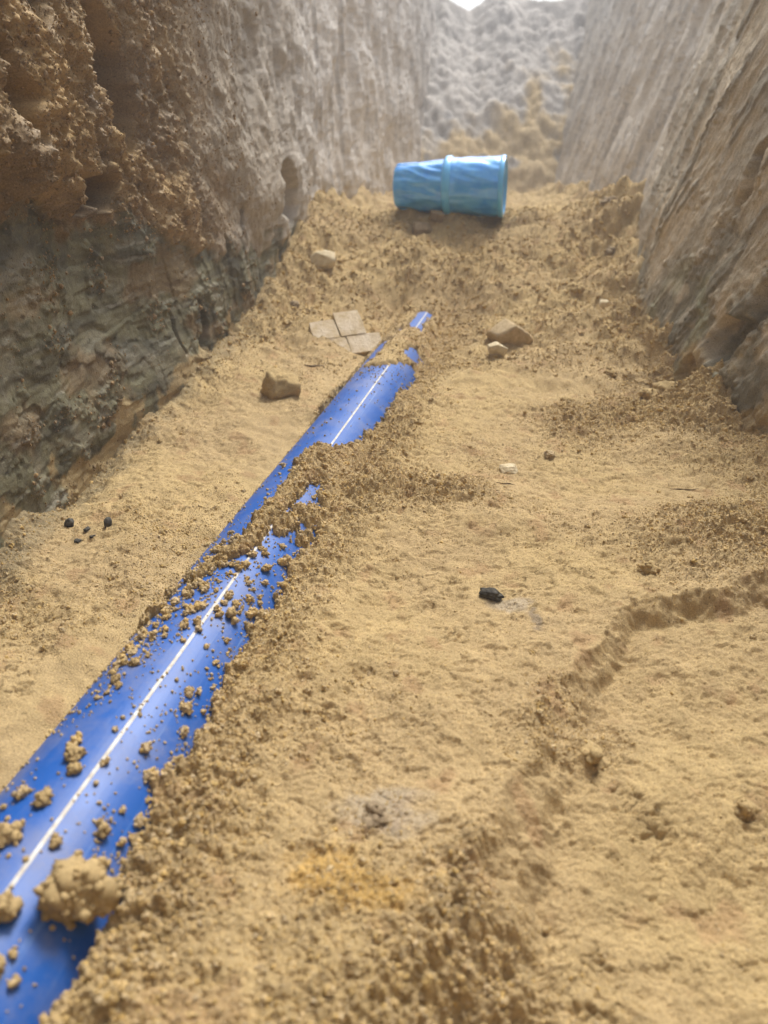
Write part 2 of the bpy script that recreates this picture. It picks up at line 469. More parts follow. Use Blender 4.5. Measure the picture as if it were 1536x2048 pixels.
    c = mixc(c, (.40, .34, .26), .6 * sstep(.25, .8, gauss(x, y, .0, .29, .03, .02) + gauss(x, y, .105, .50, .02, .012) + .3 * vnoise(x * 90, y * 90, 183)))
    c = mixc(c, (.20, .16, .12), .7 * sstep(.35, .8, gauss(x, y, .122, .478, .006, .02) + .4 * vnoise(x * 150, y * 150, 187)))
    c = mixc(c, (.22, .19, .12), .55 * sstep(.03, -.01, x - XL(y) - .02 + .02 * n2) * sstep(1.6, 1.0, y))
    return z, c, loose

# ------------------------------------------------------------------ sand floor
def build_floor():
    Vs, Qs, Cs = [], [], []
    off = 0
    def patch(ys, u, lo, hi, dz, detail=True):
        nonlocal off
        Y = np.repeat(ys[:, None], len(u), 1)
        l, h = lo(ys)[:, None], hi(ys)[:, None]
        X = l + (h - l) * u[None, :]
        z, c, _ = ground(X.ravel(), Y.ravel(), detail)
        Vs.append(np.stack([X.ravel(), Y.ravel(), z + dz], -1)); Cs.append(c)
        Qs.append(grid_quads(len(ys), len(u), off)); off += X.size
    def geo(y0, y1, n, pad=.16):
        return np.exp(np.linspace(math.log(y0 + pad), math.log(y1 + pad), n)) - pad
    patch(geo(.13, 1.06, 830), np.linspace(0, 1, 690), lambda y: np.maximum(XL(y) - .05, -.17 - .56 * y), lambda y: np.minimum(XR(y) + .06, .17 + .56 * y), 0)
    patch(geo(1.06, 5.0, 420), np.linspace(0, 1, 390), lambda y: XL(y) - .06, lambda y: XR(y) + .10, 0)
    patch(np.linspace(-1.3, 1.0, 120), np.linspace(0, 1, 60), lambda y: XL(y) - .04, lambda y: XR(y) + .05, -.012, False)
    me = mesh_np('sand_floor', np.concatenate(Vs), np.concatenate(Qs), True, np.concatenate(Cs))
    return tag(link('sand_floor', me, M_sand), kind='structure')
build_floor()

# ------------------------------------------------------------------ trench walls
def left_wall(y, z):
    n1 = fbm(y * 4, z * 5, 201, 4); n2 = fbm(y * 16, z * 18, 211, 4)
    zb = np.interp(y, [.3, .75, 1.0, 1.3, 1.75, 2.2, 5], [.33, .315, .26, .20, .20, .16, .1]) + .03 * n2 + .03 * n1
    up = sstep(-.012, .018, z - zb)
    grey = sstep(.98, 1.30, y + .25 * (z - .4) + .10 * n1)
    d = .010 * n1
    # smeared clay at the foot: long ridges along the trench, torn clumps
    rid = fbm(y * 7 + .8 * n2, z * 75 + 6 * n1, 221, 4)
    clump = sstep(.30, .58, fbm(y * 11, z * 16, 231, 4) + .25 * gauss(y, z, .62, .26, .12, .05) + .2 * gauss(y, z, .85, .23, .2, .03))
    lo = .0009 * rid + .0016 * n2 + .0006 * fbm(y * 10, z * 190, 223, 3)
    lo = lo + .0016 * sstep(0, .02, fbm(y * 6, z * 14, 243, 4, .5)) - .0022 * sstep(.3, .33, fbm(y * 8 + 4, z * 14, 247, 5, .6))
    lo = lo + .0022 * sstep(.02, .05, vnoise(y * 22, z * 3 + .5 * y, 244)) * sstep(.9, 1.0, y)
    lo = lo + clump * (.002 + .0026 * fbm(y * 60, z * 60, 240, 5, .65) + .42 * domes(y, z, .0055, 241, .75) + .25 * domes(y, z, .013, 245, .5)) + .28 * domes(y, z, .0042, 249, .10)
    # stepped clods and slabs torn off higher up
    led = fbm(y * 9 + z * 5, z * 7 - y * 3, 251, 6, .60)
    hi = .009 * led + .003 * (np.floor(led * 3.2) / 3.2) + .0048 * fbm(y * 55, z * 55, 263, 5, .68) + .60 * domes(y, z, .0045, 261, .85) + .35 * domes(y, z, .011, 265, .45)
    hi = hi + .034 * sstep(.0, .05, z - zb) * sstep(.935 - .25 * (z - .43) + .02 * n2, .885 - .25 * (z - .43) + .02 * n2, y)
    rib = fbm(y * 34 + 1.2 * n1, z * 3.0, 271, 4)
    gr = .0040 * rib * sstep(1.2, 1.9, y) + .0020 * fbm(y * 20 + z * 12, z * 6, 275, 4) + .0016 * fbm(y * 70, z * 60, 283, 4, .65) + .10 * domes(y, z, .005, 281, .5) + .006 * n1 \
        + sstep(.35, .7, fbm(y * 12 + z * 6, z * 12, 285, 4)) * (.002 + .2 * domes(y, z, .012, 289, .7))
    gr = gr + .016 * vnoise(y * 9, z * 1.2, 291) * sstep(1.8, 2.6, y)
    d = d + lo * (1 - up) + up * (hi * (1 - grey) + gr * grey)
    d = d + .006 * up
    wob = .018 * fbm(y * 14, z * 16, 295, 3)

    # gashes and pockets
    for (cy, cz, ry, rz, dp, sh) in [(.975, .435, .038, .070, .20, -.25), (.915, .335, .030, .034, .16, .3), (.87, .315, .014, .018, .06, 0),
                                     (1.68, .265, .065, .065, .12, -.1), (1.25, .215, .012, .022, .03, 0), (1.10, .11, .011, .045, .03, .1), (1.03, .13, .008, .03, .018, 0),
                                     (.80, .50, .02, .03, .02, 0), (.72, .42, .015, .05, .02, -.3), (1.36, .24, .014, .03, .02, 0)]:
        g = ((y - cy - sh * (z - cz) + wob) / ry) ** 2 + ((z - cz + wob) / rz) ** 2
        m = sstep(1.35, .55, g)
        d = d * (1 - .85 * m) - dp * m
    # toe of clay standing out low down
    d = d + .022 * gauss(y, z, 1.05, .05, .13, .09) + .012 * gauss(y, z, .88, .09, .06, .08)
    # albedo
    c = np.tile(np.array((.155, .140, .080), f32), y.shape + (1,))
    c = mixc(c, (.085, .076, .047), .8 * sstep(-.1, .6, fbm(y * 6, z * 45, 301, 5, .6)))
    c = mixc(c, (.085, .077, .052), .7 * sstep(.15, .5, fbm(y * 9, z * 13, 303, 5, .6)))
    c = mixc(c, (.225, .20, .135), .6 * sstep(.1, .6, fbm(y * 13, z * 22, 305, 4)))
    c = mixc(c, (.24, .165, .085), .6 * sstep(.2, .6, fbm(y * 8, z * 12, 311, 4)))
    c = mixc(c, (.30, .28, .22), .5 * sstep(.25, .5, fbm(y * 8, z * 120, 313, 3)) * sstep(.0, .3, n2))
    brown = np.array((.33, .225, .105), f32) * (1 + .30 * n2 + .20 * led)[..., None]
    brown = mixc(brown, (.20, .15, .10), sstep(.0, .6, fbm(y * 6, z * 8, 315, 3)) * .6)
    gcol = np.array((.34, .285, .215), f32) * (1 + .14 * n1 + .16 * rib)[..., None]
    gcol = mixc(gcol, (.56, .51, .45), sstep(1.2, 2.4, y))  # grey far soil, paled further to imitate lens glare at the far end
    gcol = mixc(gcol, (.28, .19, .11), .55 * sstep(.1, .5, fbm(y * 7, z * 9, 321, 4)) * sstep(1.5, 1.1, y))
    gcol = mixc(gcol, (.22, .20, .18), .55 * sstep(.15, .6, rib) * sstep(1.6, 2.4, y))
    c = mixc(c, 0, up) + mixc(brown, 0, grey) * up[..., None] + gcol * (grey * up)[..., None]
    c = mixc(c, SAND * .9, .8 * sstep(.02, .0, z - np.interp(y, FL_Y, FL_Z) - .022 * sstep(.7, .95, y) + .05 * n2))
    return np.clip(d, -.24, .10), c

def right_wall(y, z):
    n1 = fbm(y * 4, z * 5, 401, 4); n2 = fbm(y * 16, z * 18, 411, 4)
    t = y + .38 * z                              # bucket marks run slantwise
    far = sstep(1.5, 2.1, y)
    rib = fbm(t * 21 + 1.6 * n1, z * 2.6 + n1, 421, 5, .6)
    led = fbm(t * 8, z * 4 + y * 3, 431, 5, .55)
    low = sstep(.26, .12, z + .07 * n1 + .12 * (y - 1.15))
    tn = y + .62 * z
    led = fbm(tn * 11, z * 2.6 - y * .8, 431, 5, .55)
    d = .009 * n1 + .0028 * rib * (.06 + .94 * far) * (.5 + sstep(-.4, .5, n2)) + .0014 * led
    slab = sstep(0, .07, led) + sstep(.35, .42, led) - sstep(-.42, -.35, -led)
    d = d + .0018 * slab * (1 - far)
    rgh = sstep(.28, .6, fbm(y * 10, z * 12, 445, 4) + .35 * low)
    d = d + (.22 * domes(y, z, .0055, 441, .45) + .0013 * fbm(y * 70, z * 50, 443, 4, .65)) * (1 - .5 * far)
    d = d + rgh * (.0030 * fbm(y * 50, z * 50, 447, 5, .65) + .35 * domes(y, z, .007, 449, .7) + .25 * domes(y, z, .016, 451, .35)) * (1 - .6 * far)
    d = d + .016 * fbm(t * 6, z * 1.4, 455, 2) * far
    for (cy, cz, ry, rz, dp) in [(.98, .13, .03, .035, .03), (.93, .20, .02, .05, .025), (1.04, .06, .03, .02, .02), (1.12, .33, .02, .05, .02)]:
        g = ((y - cy + .015 * n2 + .3 * (z - cz)) / ry) ** 2 + ((z - cz + .012 * n2) / rz) ** 2
        d = d - dp * sstep(1.5, .4, g)
    c = np.tile(np.array((.50, .41, .28), f32), y.shape + (1,)) * (1 + .12 * n1 + .12 * rib)[..., None]
    c = mixc(c, (.54, .49, .42), .85 * far)  # greyer far stretch, with the whitish veil of lens glare put into its colour
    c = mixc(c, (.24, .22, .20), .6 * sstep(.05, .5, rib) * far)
    c = mixc(c, (.25, .22, .165), .7 * sstep(.1, .5, led) * (1 - far))
    c = mixc(c, (.33, .285, .21), .6 * sstep(.0, .5, fbm(tn * 9, z * 3, 461, 4)) * (1 - far))
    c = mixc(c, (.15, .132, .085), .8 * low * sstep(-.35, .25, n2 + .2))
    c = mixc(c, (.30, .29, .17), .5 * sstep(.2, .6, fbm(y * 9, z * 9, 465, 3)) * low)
    c = mixc(c, SAND * .9, .85 * sstep(.035, .0, z - np.interp(y, FL_Y, FL_Z) + .05 * n2 - .02))
    return np.clip(d, -.09, .09), c

def build_wall(name, side, fn, X, batter, ncol, nrow):
    ys = np.concatenate([np.linspace(-1.3, .40, 60)[:-1], np.linspace(.40, 1.45, int(ncol * .72))[:-1], np.exp(np.linspace(math.log(1.45), math.log(5.9), ncol - int(ncol * .72)))])
    zv = .365 + .15 * np.maximum(ys, .3) + .10     # height that can come into view, finely divided
    f = np.concatenate([np.linspace(0, 1, nrow), np.linspace(1.03, 2, 14)])
    Y = np.repeat(ys[None, :], len(f), 0)
    F = f[:, None]
    Z0 = -.06
    Z = np.where(F <= 1, Z0 + (zv[None, :] - Z0) * F, zv[None, :] + (np.maximum(GROUND_Z, zv + .02)[None, :] - zv[None, :]) * (F - 1))
    yy, zz = Y.ravel().astype(f32), Z.ravel().astype(f32)
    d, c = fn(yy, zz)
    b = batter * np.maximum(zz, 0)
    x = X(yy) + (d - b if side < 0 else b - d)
    jy = .0012 * fbm(yy * 60, zz * 60, 501, 2); jz = .0012 * fbm(yy * 60 + 9, zz * 60, 507, 2)
    V = np.stack([x, yy + jy, zz + jz], -1)
    q = grid_quads(len(f), len(ys), 0, flip=(side > 0))
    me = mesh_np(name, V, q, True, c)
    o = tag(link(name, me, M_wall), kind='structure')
    top = V.reshape(len(f), len(ys), 3)[-1]
    return o, top
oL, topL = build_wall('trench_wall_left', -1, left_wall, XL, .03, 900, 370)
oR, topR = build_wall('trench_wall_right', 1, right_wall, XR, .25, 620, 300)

# ------------------------------------------------------------------ heap closing the far end, added shading bank behind, ground around the trench
def build_heap():
    xs = np.linspace(-.4, 2.0, 230); ys = np.linspace(3.7, 7.2, 250)
    X, Y = [a.ravel().astype(f32) for a in np.meshgrid(xs, ys)]
    n1 = fbm(X * 2.2, Y * 2.2, 601, 4); n2 = fbm(X * 8, Y * 8, 611, 4)
    crest = np.interp(X, [.2, .38, .47, .55, .64, .74, .86, .98, 1.12, 1.3], [1.24, 1.21, 1.16, 1.125, 1.18, 1.24, 1.205, 1.185, 1.18, 1.26])
    t = (Y - 4.15 - .10 * n1) / 1.45
    z = .10 + (crest - .10) * np.where(t < 0, t * .15, np.where(t < 1, np.clip(t, 0, 1) ** .92, 1 - .06 * (t - 1)))
    m = sstep(-.1, .1, t) * sstep(1.9, 1.1, t)
    z += m * (.05 * n1 + .028 * n2 + .016 * fbm(X * 22, Y * 22, 617, 4, .6) + .12 * domes(X, Y, .06, 621, .3) + .15 * domes(X, Y, .13, 625, .15) + .2 * domes(X, Y, .032, 629, .35)) * (1 - .75 * sstep(.85, 1.0, t))
    sandy = sstep(.22, -.16, z - .50 - .30 * (X - .75) - .20 * n1 - .22 * n2) 
    sandy = np.maximum(sandy, sstep(.08, .03, np.abs(X - .80 - .35 * (z - .45) + .05 * n2)) * sstep(.78, .65, z))
    c = np.tile(np.array((.44, .405, .365), f32), X.shape + (1,)) * (1 + .22 * n2)[..., None]
    c = mixc(c, SAND * 1.0, sandy * .85)
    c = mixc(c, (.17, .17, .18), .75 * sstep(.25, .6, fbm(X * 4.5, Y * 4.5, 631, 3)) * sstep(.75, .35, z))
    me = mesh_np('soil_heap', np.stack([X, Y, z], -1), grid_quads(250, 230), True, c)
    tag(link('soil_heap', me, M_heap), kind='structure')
build_heap()

def build_outside():
    # the ground the trench is cut into
    def strip(top, side, off):
        n = len(top); a = top.copy(); a[:, 2] = GROUND_Z - .02
        cols = [a]
        for dx in (.25, 1, 5, 40):
            b = a.copy(); b[:, 0] = a[:, 0] + side * dx; b[:, 2] = GROUND_Z + (.0 if dx > .3 else .02)
            cols.append(b)
        V = np.stack(cols, 0).reshape(-1, 3)
        return V, grid_quads(5, n, off, flip=(side < 0))
    V1, q1 = strip(topL[::6], -1, 0)
    V2, q2 = strip(topR[::6], 1, len(V1))
    V = [V1, V2]; Q = [q1, q2]; off = len(V1) + len(V2)
    def quad(x0, x1, y0, y1, z0, z1):
        nonlocal off
        V.append(np.array([(x0, y0, z0), (x1, y0, z0), (x1, y1, z1), (x0, y1, z1)])); Q.append(np.array([[off, off + 1, off + 2, off + 3]])); off += 4
    y1 = float(topL[-1, 1]) - .01
    quad(-40, 40, 7.1, 45, .98, .98)
    quad(-40, .30, y1, 7.1, GROUND_Z, .98)
    quad(1.45, 40, y1, 7.1, GROUND_Z, .98)
    quad(-40, 40, -40, -1.28, GROUND_Z, GROUND_Z)
    me = mesh_np('ground', np.concatenate(V), np.concatenate(Q), False)
    tag(link('ground', me, M_ground), kind='structure')
    # unseen bank added behind the viewer to shade the near sand
    xs = np.linspace(-.6, 1.1, 60); ys = np.linspace(-1.35, -.10, 50)
    X, Y = [a.ravel().astype(f32) for a in np.meshgrid(xs, ys)]
    z = .0 + (GROUND_Z) * 1.12 * np.clip((-.13 - Y) / .42, 0, 1) ** .8 - .03 + .04 * fbm(X * 6, Y * 6, 651, 4)
    c = np.tile(np.array((.30, .21, .12), f32), X.shape + (1,))
    me = mesh_np('shade_bank', np.stack([X, Y, z], -1), grid_quads(50, 60), True, c)
    tag(link('shade_bank', me, M_wall), kind='structure')
build_outside()

# ------------------------------------------------------------------ the blue pipe
def pipe_point(s, ang, r):
    """point on the pipe; ang in degrees from the top, positive to the right"""
    w = r * math.sin(R(ang)); x, y = pipe_xy(s, w)
    return (x, y, r * math.cos(R(ang)))

def build_pipe():
    ax, ay = pipe_xy(0, 0)
    root = bpy.data.objects.new('water_pipe', None); COL.objects.link(root)
    root.location = (ax, ay, -PR); root.rotation_euler = (0, 0, -PA)
    root.empty_display_size = .05
    tag(root, 'blue plastic water pipe with a thin white stripe, half buried in sand', 'pipe')
    ss = np.linspace(-.5, 1.62, 150); n = 96
    th = np.linspace(0, 2 * np.pi, n, endpoint=False)
    S, T = np.meshgrid(ss, th, indexing='ij')
    def ring(r, S, T): return np.stack([r * np.sin(T), S, PR + r * np.cos(T)], -1).reshape(-1, 3)
    V = ring(PR, S, T); Vi = ring(PR - .006, S, T)
    q = grid_quads(len(ss), n, 0, True); qi = grid_quads(len(ss), n, len(V), True, flip=True)
    rims = []
    for base in (0, (len(ss) - 1) * n):
        j = np.arange(n); j2 = (j + 1) % n
        rims.append(np.stack([base + j, base + j2, len(V) + base + j2, len(V) + base + j], -1))
    me = mesh_np('pipe_wall', np.concatenate([V, Vi]), np.concatenate([q, qi] + rims))
    link('pipe_wall', me, M_pipe, root)
    a0 = R(14.6); hw = R(1.6)
    th2 = np.linspace(a0 - hw, a0 + hw, 7)
    prof = np.array([-.0004, .00022, .00034, .00036, .00034, .00022, -.0004])
    S2, T2 = np.meshgrid(ss, th2, indexing='ij')
    rr = PR + np.repeat(prof[None, :], len(ss), 0)
    V2 = np.stack([rr * np.sin(T2), S2, PR + rr * np.cos(T2)], -1).reshape(-1, 3)
    link('stripe', mesh_np('stripe', V2, grid_quads(len(ss), 7)), M_stripe, root)
build_pipe()

# ------------------------------------------------------------------ blue sleeve lying across the trench
def build_sleeve():
    root = bpy.data.objects.new('pipe_sleeve', None); COL.objects.link(root)
    A = Vector((.030, 1.965, .270)); B = Vector((.292, 1.905, .274))
    ax = (B - A); Ln = ax.length; ax.normalize()
    zz = Vector((0, 0, 1)); yy = zz.cross(ax).normalized(); zz = ax.cross(yy)
    root.matrix_world = Matrix(((ax.x, yy.x, zz.x, A.x), (ax.y, yy.y, zz.y, A.y), (ax.z, yy.z, zz.z, A.z), (0, 0, 0, 1)))
    root.empty_display_size = .03
    tag(root, 'bright blue pipe sleeve in shiny wrinkled film lying across the far trench', 'pipe sleeve')
    n = 120
    th = np.linspace(0, 2 * np.pi, n, endpoint=False)
    def tube(name, xs, rs, mat, wr=0., seed=0, cap0=False, cap1=False):
        X, T = np.meshgrid(xs, th, indexing='ij')
        r = np.repeat(np.asarray(rs)[:, None], n, 1).astype(f32)
        if wr:
            cx, sx = np.cos(T) * 3, np.sin(T) * 3
            fold = vnoise(X * 16 + sx * .8 + seed, T * 2.0 + seed, seed) * .8 + np.abs(vnoise(X * 12 + T * 1.2, T * 3 - X * 14, seed + 3)) * 1.2
            wrap = sstep(0, .25, T) * sstep(2 * np.pi, 2 * np.pi - .25, T)
            r = r - wr * fold * wrap
        V = np.stack([X, r * np.cos(T), r * np.sin(T)], -1).reshape(-1, 3)
        Q = grid_quads(len(xs), n, 0, True, flip=True)
        me = mesh_np(name, V, Q)
        o = link(name, me, mat, root)
        return o
    k = Ln / .262
    xs = np.linspace(0, .122, 40) * k
    r = np.interp(xs, [0, .004, .014, .09, .122 * k], [.044, .0515, .0535, .060, .0625])
    rs_in = np.concatenate([[.046, .040], r]); xs_in = np.concatenate([[.05, .001], xs])
    tube('narrow_end', xs_in, rs_in, M_film, .0030, 7)
    xs = np.array([.118, .121, .124, .132, .136, .139]) * k
    tube('collar_ring', xs, [.062, .0675, .0695, .0695, .0685, .066], M_ring)
    xs = np.linspace(.136, .252, 36) * k
    tube('wide_end', xs, np.interp(xs, [.136 * k, .15 * k, .252 * k], [.0665, .0655, .0675]), M_film, .0018, 19)
    xs = np.array([.249, .2515, .260, .262, .262, .200]) * k
    tube('end_rim', xs, [.066, .0695, .0695, .0685, .0605, .0595], M_ring)
build_sleeve()

# ------------------------------------------------------------------ stones, clods, bits
def ico(sub):
    import bmesh
    bm = bmesh.new(); bmesh.ops.create_icosphere(bm, subdivisions=sub, radius=1)
    V = np.array([v.co[:] for v in bm.verts], f32); F = np.array([[v.index for v in f.verts] for f in bm.faces], np.int32)
    bm.free(); return V, F
ICO = {k: ico(k) for k in (1, 2, 3, 4)}

def n3(P, sc, seed):
    return (vnoise(P[:, 0] * sc + 5, P[:, 1] * sc, seed) + vnoise(P[:, 1] * sc, P[:, 2] * sc + 3, seed + 1) + vnoise(P[:, 2] * sc, P[:, 0] * sc + 7, seed + 2)) / 1.7

def lumps3(P, cell, seed, prob=.8):
    """ball union on a 3d surface, by projecting on the three planes"""
    w = np.abs(P) ** 4; w /= w.sum(1, keepdims=True)
    return w[:, 0] * domes(P[:, 1], P[:, 2], cell, seed, prob) + w[:, 1] * domes(P[:, 0], P[:, 2], cell, seed + 11, prob) + w[:, 2] * domes(P[:, 0], P[:, 1], cell, seed + 23, prob)

def clod_mesh(name, size, seed, sub=4, rough=1.0):
    V, F = ICO[sub]
    P = V * (1 + .40 * n3(V, 1.3, seed) + .20 * n3(V, 3.0, seed + 5))[:, None]
    U = V * 1.0
    P = P + V * (rough * (.75 * lumps3(U, .45, seed + 30) + .65 * lumps3(U, .22, seed + 40) + .5 * lumps3(U, .11, seed + 50)))[:, None]
    P = P + V * (.05 * n3(V, 12, seed + 60))[:, None]
    P = P / np.abs(P).max(0) * np.asarray(size, f32)[None, :]
    return mesh_np(name, P, F)

def crumb_clod(name, size, seed, balls=90, sub=1, grain=None):
    rg = np.random.default_rng(seed)
    sz = np.asarray(size, f32); m = float(sz.max())
    Vs, Fs, off = [], [], 0
    def ball(c, r, k, amp):
        nonlocal off
        U, Fu = ICO[k]
        W = U * (1 + amp * n3(U + rg.uniform(0, 9), 1.7, seed) + amp * .5 * n3(U + rg.uniform(0, 9), 3.7, seed + 3))[:, None] * (r * rg.uniform(.75, 1.25, 3))
        Vs.append((W + c).astype(f32)); Fs.append(Fu + off); off += len(U)
        return Vs[-1]
    lobes = [ball(np.zeros(3), sz * .62, 3, .35)]
    for i in range(7):
        d = rg.normal(0, 1, 3); d /= np.linalg.norm(d)
        lobes.append(ball(d * sz * .52, sz * rg.uniform(.30, .48), 2, .4))
    allv = np.concatenate(lobes)
    for i in range(balls):
        f = rg.uniform()
        r = m * ((.032 + .12 * f ** 4) if balls > 300 else (.05 + .16 * f ** 3))
        ball(allv[rg.integers(len(allv))] * rg.uniform(.9, 1.04), r, 1, .45)
    return mesh_np(name, np.concatenate(Vs), np.concatenate(Fs))

def clod_core(size, seed):
    V, F = ICO[3]
    P = V * (1 + .30 * n3(V, 1.2, seed) + .16 * n3(V, 2.8, seed + 5))[:, None]
    P = P + V * (.5 * lumps3(V, .40, seed + 30) + .4 * lumps3(V, .2, seed + 40))[:, None]
    return (P / np.abs(P).max(0) * np.asarray(size, f32)[None, :] * .92).astype(f32), F

def rock_mesh(name, size, seed, planes=9, sub=4, rnd=.03):
    V, F = ICO[sub]
    rg = np.random.default_rng(seed)
    nn = rg.normal(size=(planes, 3)); nn /= np.linalg.norm(nn, axis=1)[:, None]
    nn = np.concatenate([nn, np.eye(3), -np.eye(3)]); dd = np.concatenate([rg.uniform(.62, .95, planes), np.full(6, .9)])
    dots = V @ nn.T
    r = np.where(dots > .05, dd[None, :] / np.maximum(dots, .05), 9).min(1)
    P = V * r[:, None] * (1 + rnd * n3(V, 4, seed) + rnd * .6 * n3(V, 11, seed + 9))[:, None]
    P = P / np.abs(P).max(0) * np.asarray(size, f32)[None, :]
    return mesh_np(name, P.astype(f32), F)

def place(name, me, mat, x, y, sink, label, cat, rot=(0, 0, 0), group=None, z=None, base=None):
    o = link(name, me, mat)
    o.rotation_euler = rot
    if z is None:
        g, _, _ = ground(np.array([x - .004, x, x + .004, x]), np.array([y, y + .004, y, y - .004]))
        z = float(g.mean())
    mz = min((Matrix.Rotation(0, 4, 'X') @ o.rotation_euler.to_matrix().to_4x4() @ v.co).z for v in me.vertices)
    h = -mz
    o.location = (x, y, z + h - sink)
    return tag(o, label, cat, group)

# pale stones and rocks on the floor
place('stone', rock_mesh('stone', (.027, .020, .017), 5, rnd=.04), M_pale, -.133, 1.63, .008, 'pale cream squarish stone on the sand by the left wall', 'stone', (.5, .1, .2))
place('rock', rock_mesh('rock', (.032, .026, .027), 12, planes=7, rnd=.07), M_brown, .218, 1.272, .032, 'brown angular rock with a sloping top right of the pipe end', 'rock', (.2, -.5, .4))
place('stone', rock_mesh('stone', (.015, .011, .012), 23, rnd=.05), M_pale, .186, 1.194, .004, 'small pale pebble just in front of the brown angular rock', 'stone', (.1, .4, .2))
place('rock', rock_mesh('rock', (.028, .022, .034), 36, planes=9, rnd=.12), M_clod, -.157, 1.025, .030, 'brown blocky lump of earth left of the pipe by the clay toe', 'rock', (.4, .2, .5))
place('stone', rock_mesh('stone', (.014, .008, .007), 41, rnd=.09), M_pale, .146, .769, .006, 'small whitish stone in the sand between pipe and right wall', 'stone', (.1, .1, .3))
place('stone', rock_mesh('stone', (.011, .012, .009), 47, rnd=.05), M_pale, .42, 1.40, .004, 'tiny pale stone against the foot of the right wall', 'stone', (.1, .5, .3))
place('stone', rock_mesh('stone', (.024, .016, .016), 55, planes=5, rnd=.06), M_grey, .093, 1.857, .008, 'rounded greyish pebble on the sand in front of the blue sleeve', 'stone', (.1, .1, .3))
place('stone', rock_mesh('stone', (.016, .012, .012), 58, planes=5, rnd=.06), M_grey, .128, 1.885, .005, 'smaller brown-grey pebble beside the rounded one in front of the sleeve', 'stone', (.4, .1, .3))

# the broken pale slab
def build_slab():
    root = bpy.data.objects.new('broken_slab', None); COL.objects.link(root)
    gz = float(ground(np.array([-.062]), np.array([1.312]))[0][0])
    root.location = (-.066, 1.305, gz + .011); root.rotation_euler = (R(36), R(-3), R(20)); root.empty_display_size = .02
    tag(root, 'pale flat slab cracked into squares, tilted in sand left of the pipe', 'slab')
    import bmesh
    rg = np.random.default_rng(4)
    for (x0, x1, y0, y1, dz, rz) in [(-.060, -.0035, -.050, .000, 0, .0), (-.062, -.0145, .0008, .042, .0005, -.004), (-.0137, .036, .0008, .056, .001, .004), (-.0027, .060, -.040, .0, -.0005, -.004)]:
        bm = bmesh.new()
        pts = []
        ring = [(x0, y0), ((x0 + x1) / 2, y0), (x1, y0), (x1, (y0 + y1) / 2), (x1, y1), ((x0 + x1) / 2, y1), (x0, y1), (x0, (y0 + y1) / 2)]
        jit = rg.normal(0, .0007, (8, 2))
        lo = [bm.verts.new((p[0] + j[0], p[1] + j[1], -.008 + dz)) for p, j in zip(ring, jit)]
        hi = [bm.verts.new((p[0] + j[0], p[1] + j[1], .008 + dz + rg.normal(0, .0006))) for p, j in zip(ring, jit)]
        bm.faces.new(hi); bm.faces.new(lo[::-1])
        for i in range(8): bm.faces.new((lo[i], lo[(i + 1) % 8], hi[(i + 1) % 8], hi[i]))
        bmesh.ops.bevel(bm, geom=[e for e in bm.edges], offset=.0008, segments=2, affect='EDGES')
        bmesh.ops.triangulate(bm, faces=bm.faces[:])
        me = bpy.data.meshes.new('slab_piece'); bm.to_mesh(me); bm.free()
        o = link('slab_piece', me, M_slab, root); o.rotation_euler = (rz * .6, rz * .5, rz)
build_slab()

# charcoal crumbs by the left wall, dark stone by the flat sand
for i, (x, y, sz, lab) in enumerate([(-.309, .628, .0048, 'black charcoal bit nearest the left wall, leftmost of the five'),
                                     (-.290, .620, .0038, 'black charcoal bit second from the left of the five'),
                                     (-.270, .624, .0050, 'upright black charcoal bit, rightmost of the five'),
                                     (-.281, .610, .0030, 'flat black charcoal bit between the two at the right'),
                                     (-.292, .602, .0036, 'black charcoal bit lowest of the five')]):
    place('charcoal_bit', rock_mesh('charcoal_bit', (sz, sz * .8, sz * (.95 if i in (0, 2) else .6)), 70 + i, planes=8, sub=3, rnd=.12), M_dark, x, y, .0012, lab, 'charcoal', (0, 0, i * 1.1), 'charcoal bits on the sand by the left wall')
place('dark_stone', clod_mesh('dark_stone', (.012, .006, .006), 83, 4, .6), M_dark, .090, .513, .003, 'dark stone sticking out of the flat pressed sand', 'stone', (0, 0, -.35))

# clods lying on the floor
for i, (x, y, sz, mat, lab) in enumerate([
        (.383, 1.485, .021, M_clod, 'round sand clod on the far slope near the right wall'),
        (.505, 1.70, .019, M_grey, 'dark earth clod wedged against the right wall on the slope'),
        (.375, .985, .017, M_clod, 'sand clod left of the pair at the foot of right wall'),
        (.408, 1.005, .024, M_clod, 'largest sand clod of the pair at the foot of right wall'),
        (-.172, 1.42, .014, M_grey, 'dark brown clod on sand between pale stone and slab'),
        (.265, 1.01, .012, M_clod, 'small sand clod in the shallow pan below the brown rock'),
        (.20, .812, .011, M_brown, 'reddish brown clod beside the small whitish stone'),
        (.041, .896, .011, M_clod, 'flat round sand clod on the bank right of the pipe'),
        (.222, .312, .011, M_clod, 'sand clod alone on the low pan at right front'),
        (.135, .352, .012, M_clod, 'ragged sand clod under the broken edge, centre right'),
        (.235, .545, .012, M_clod, 'crumbly sand clod at the edge of the loose right bank'),
        (.555, 1.93, .034, M_grey, 'big grey clod on the sand hump right of the sleeve'),
        (-.005, .285, .012, M_grey, 'brown clod in loose sand near the yellow stain'),
        (.36, 1.12, .013, M_clod, 'sand clod on the bank below the far right wall'),
        (.12, 1.42, .013, M_clod, 'sand clod just beyond the buried pipe end'),
        (.052, 1.55, .016, M_clod, 'sand clod on the slope above the buried pipe end')]):
    place('earth_clod', crumb_clod('earth_clod', (sz, sz * .85, sz * .72), 200 + i * 13, 70), mat, x, y, sz * .62, lab, 'clod', (0, 0, i * .9), 'clods on the trench floor')

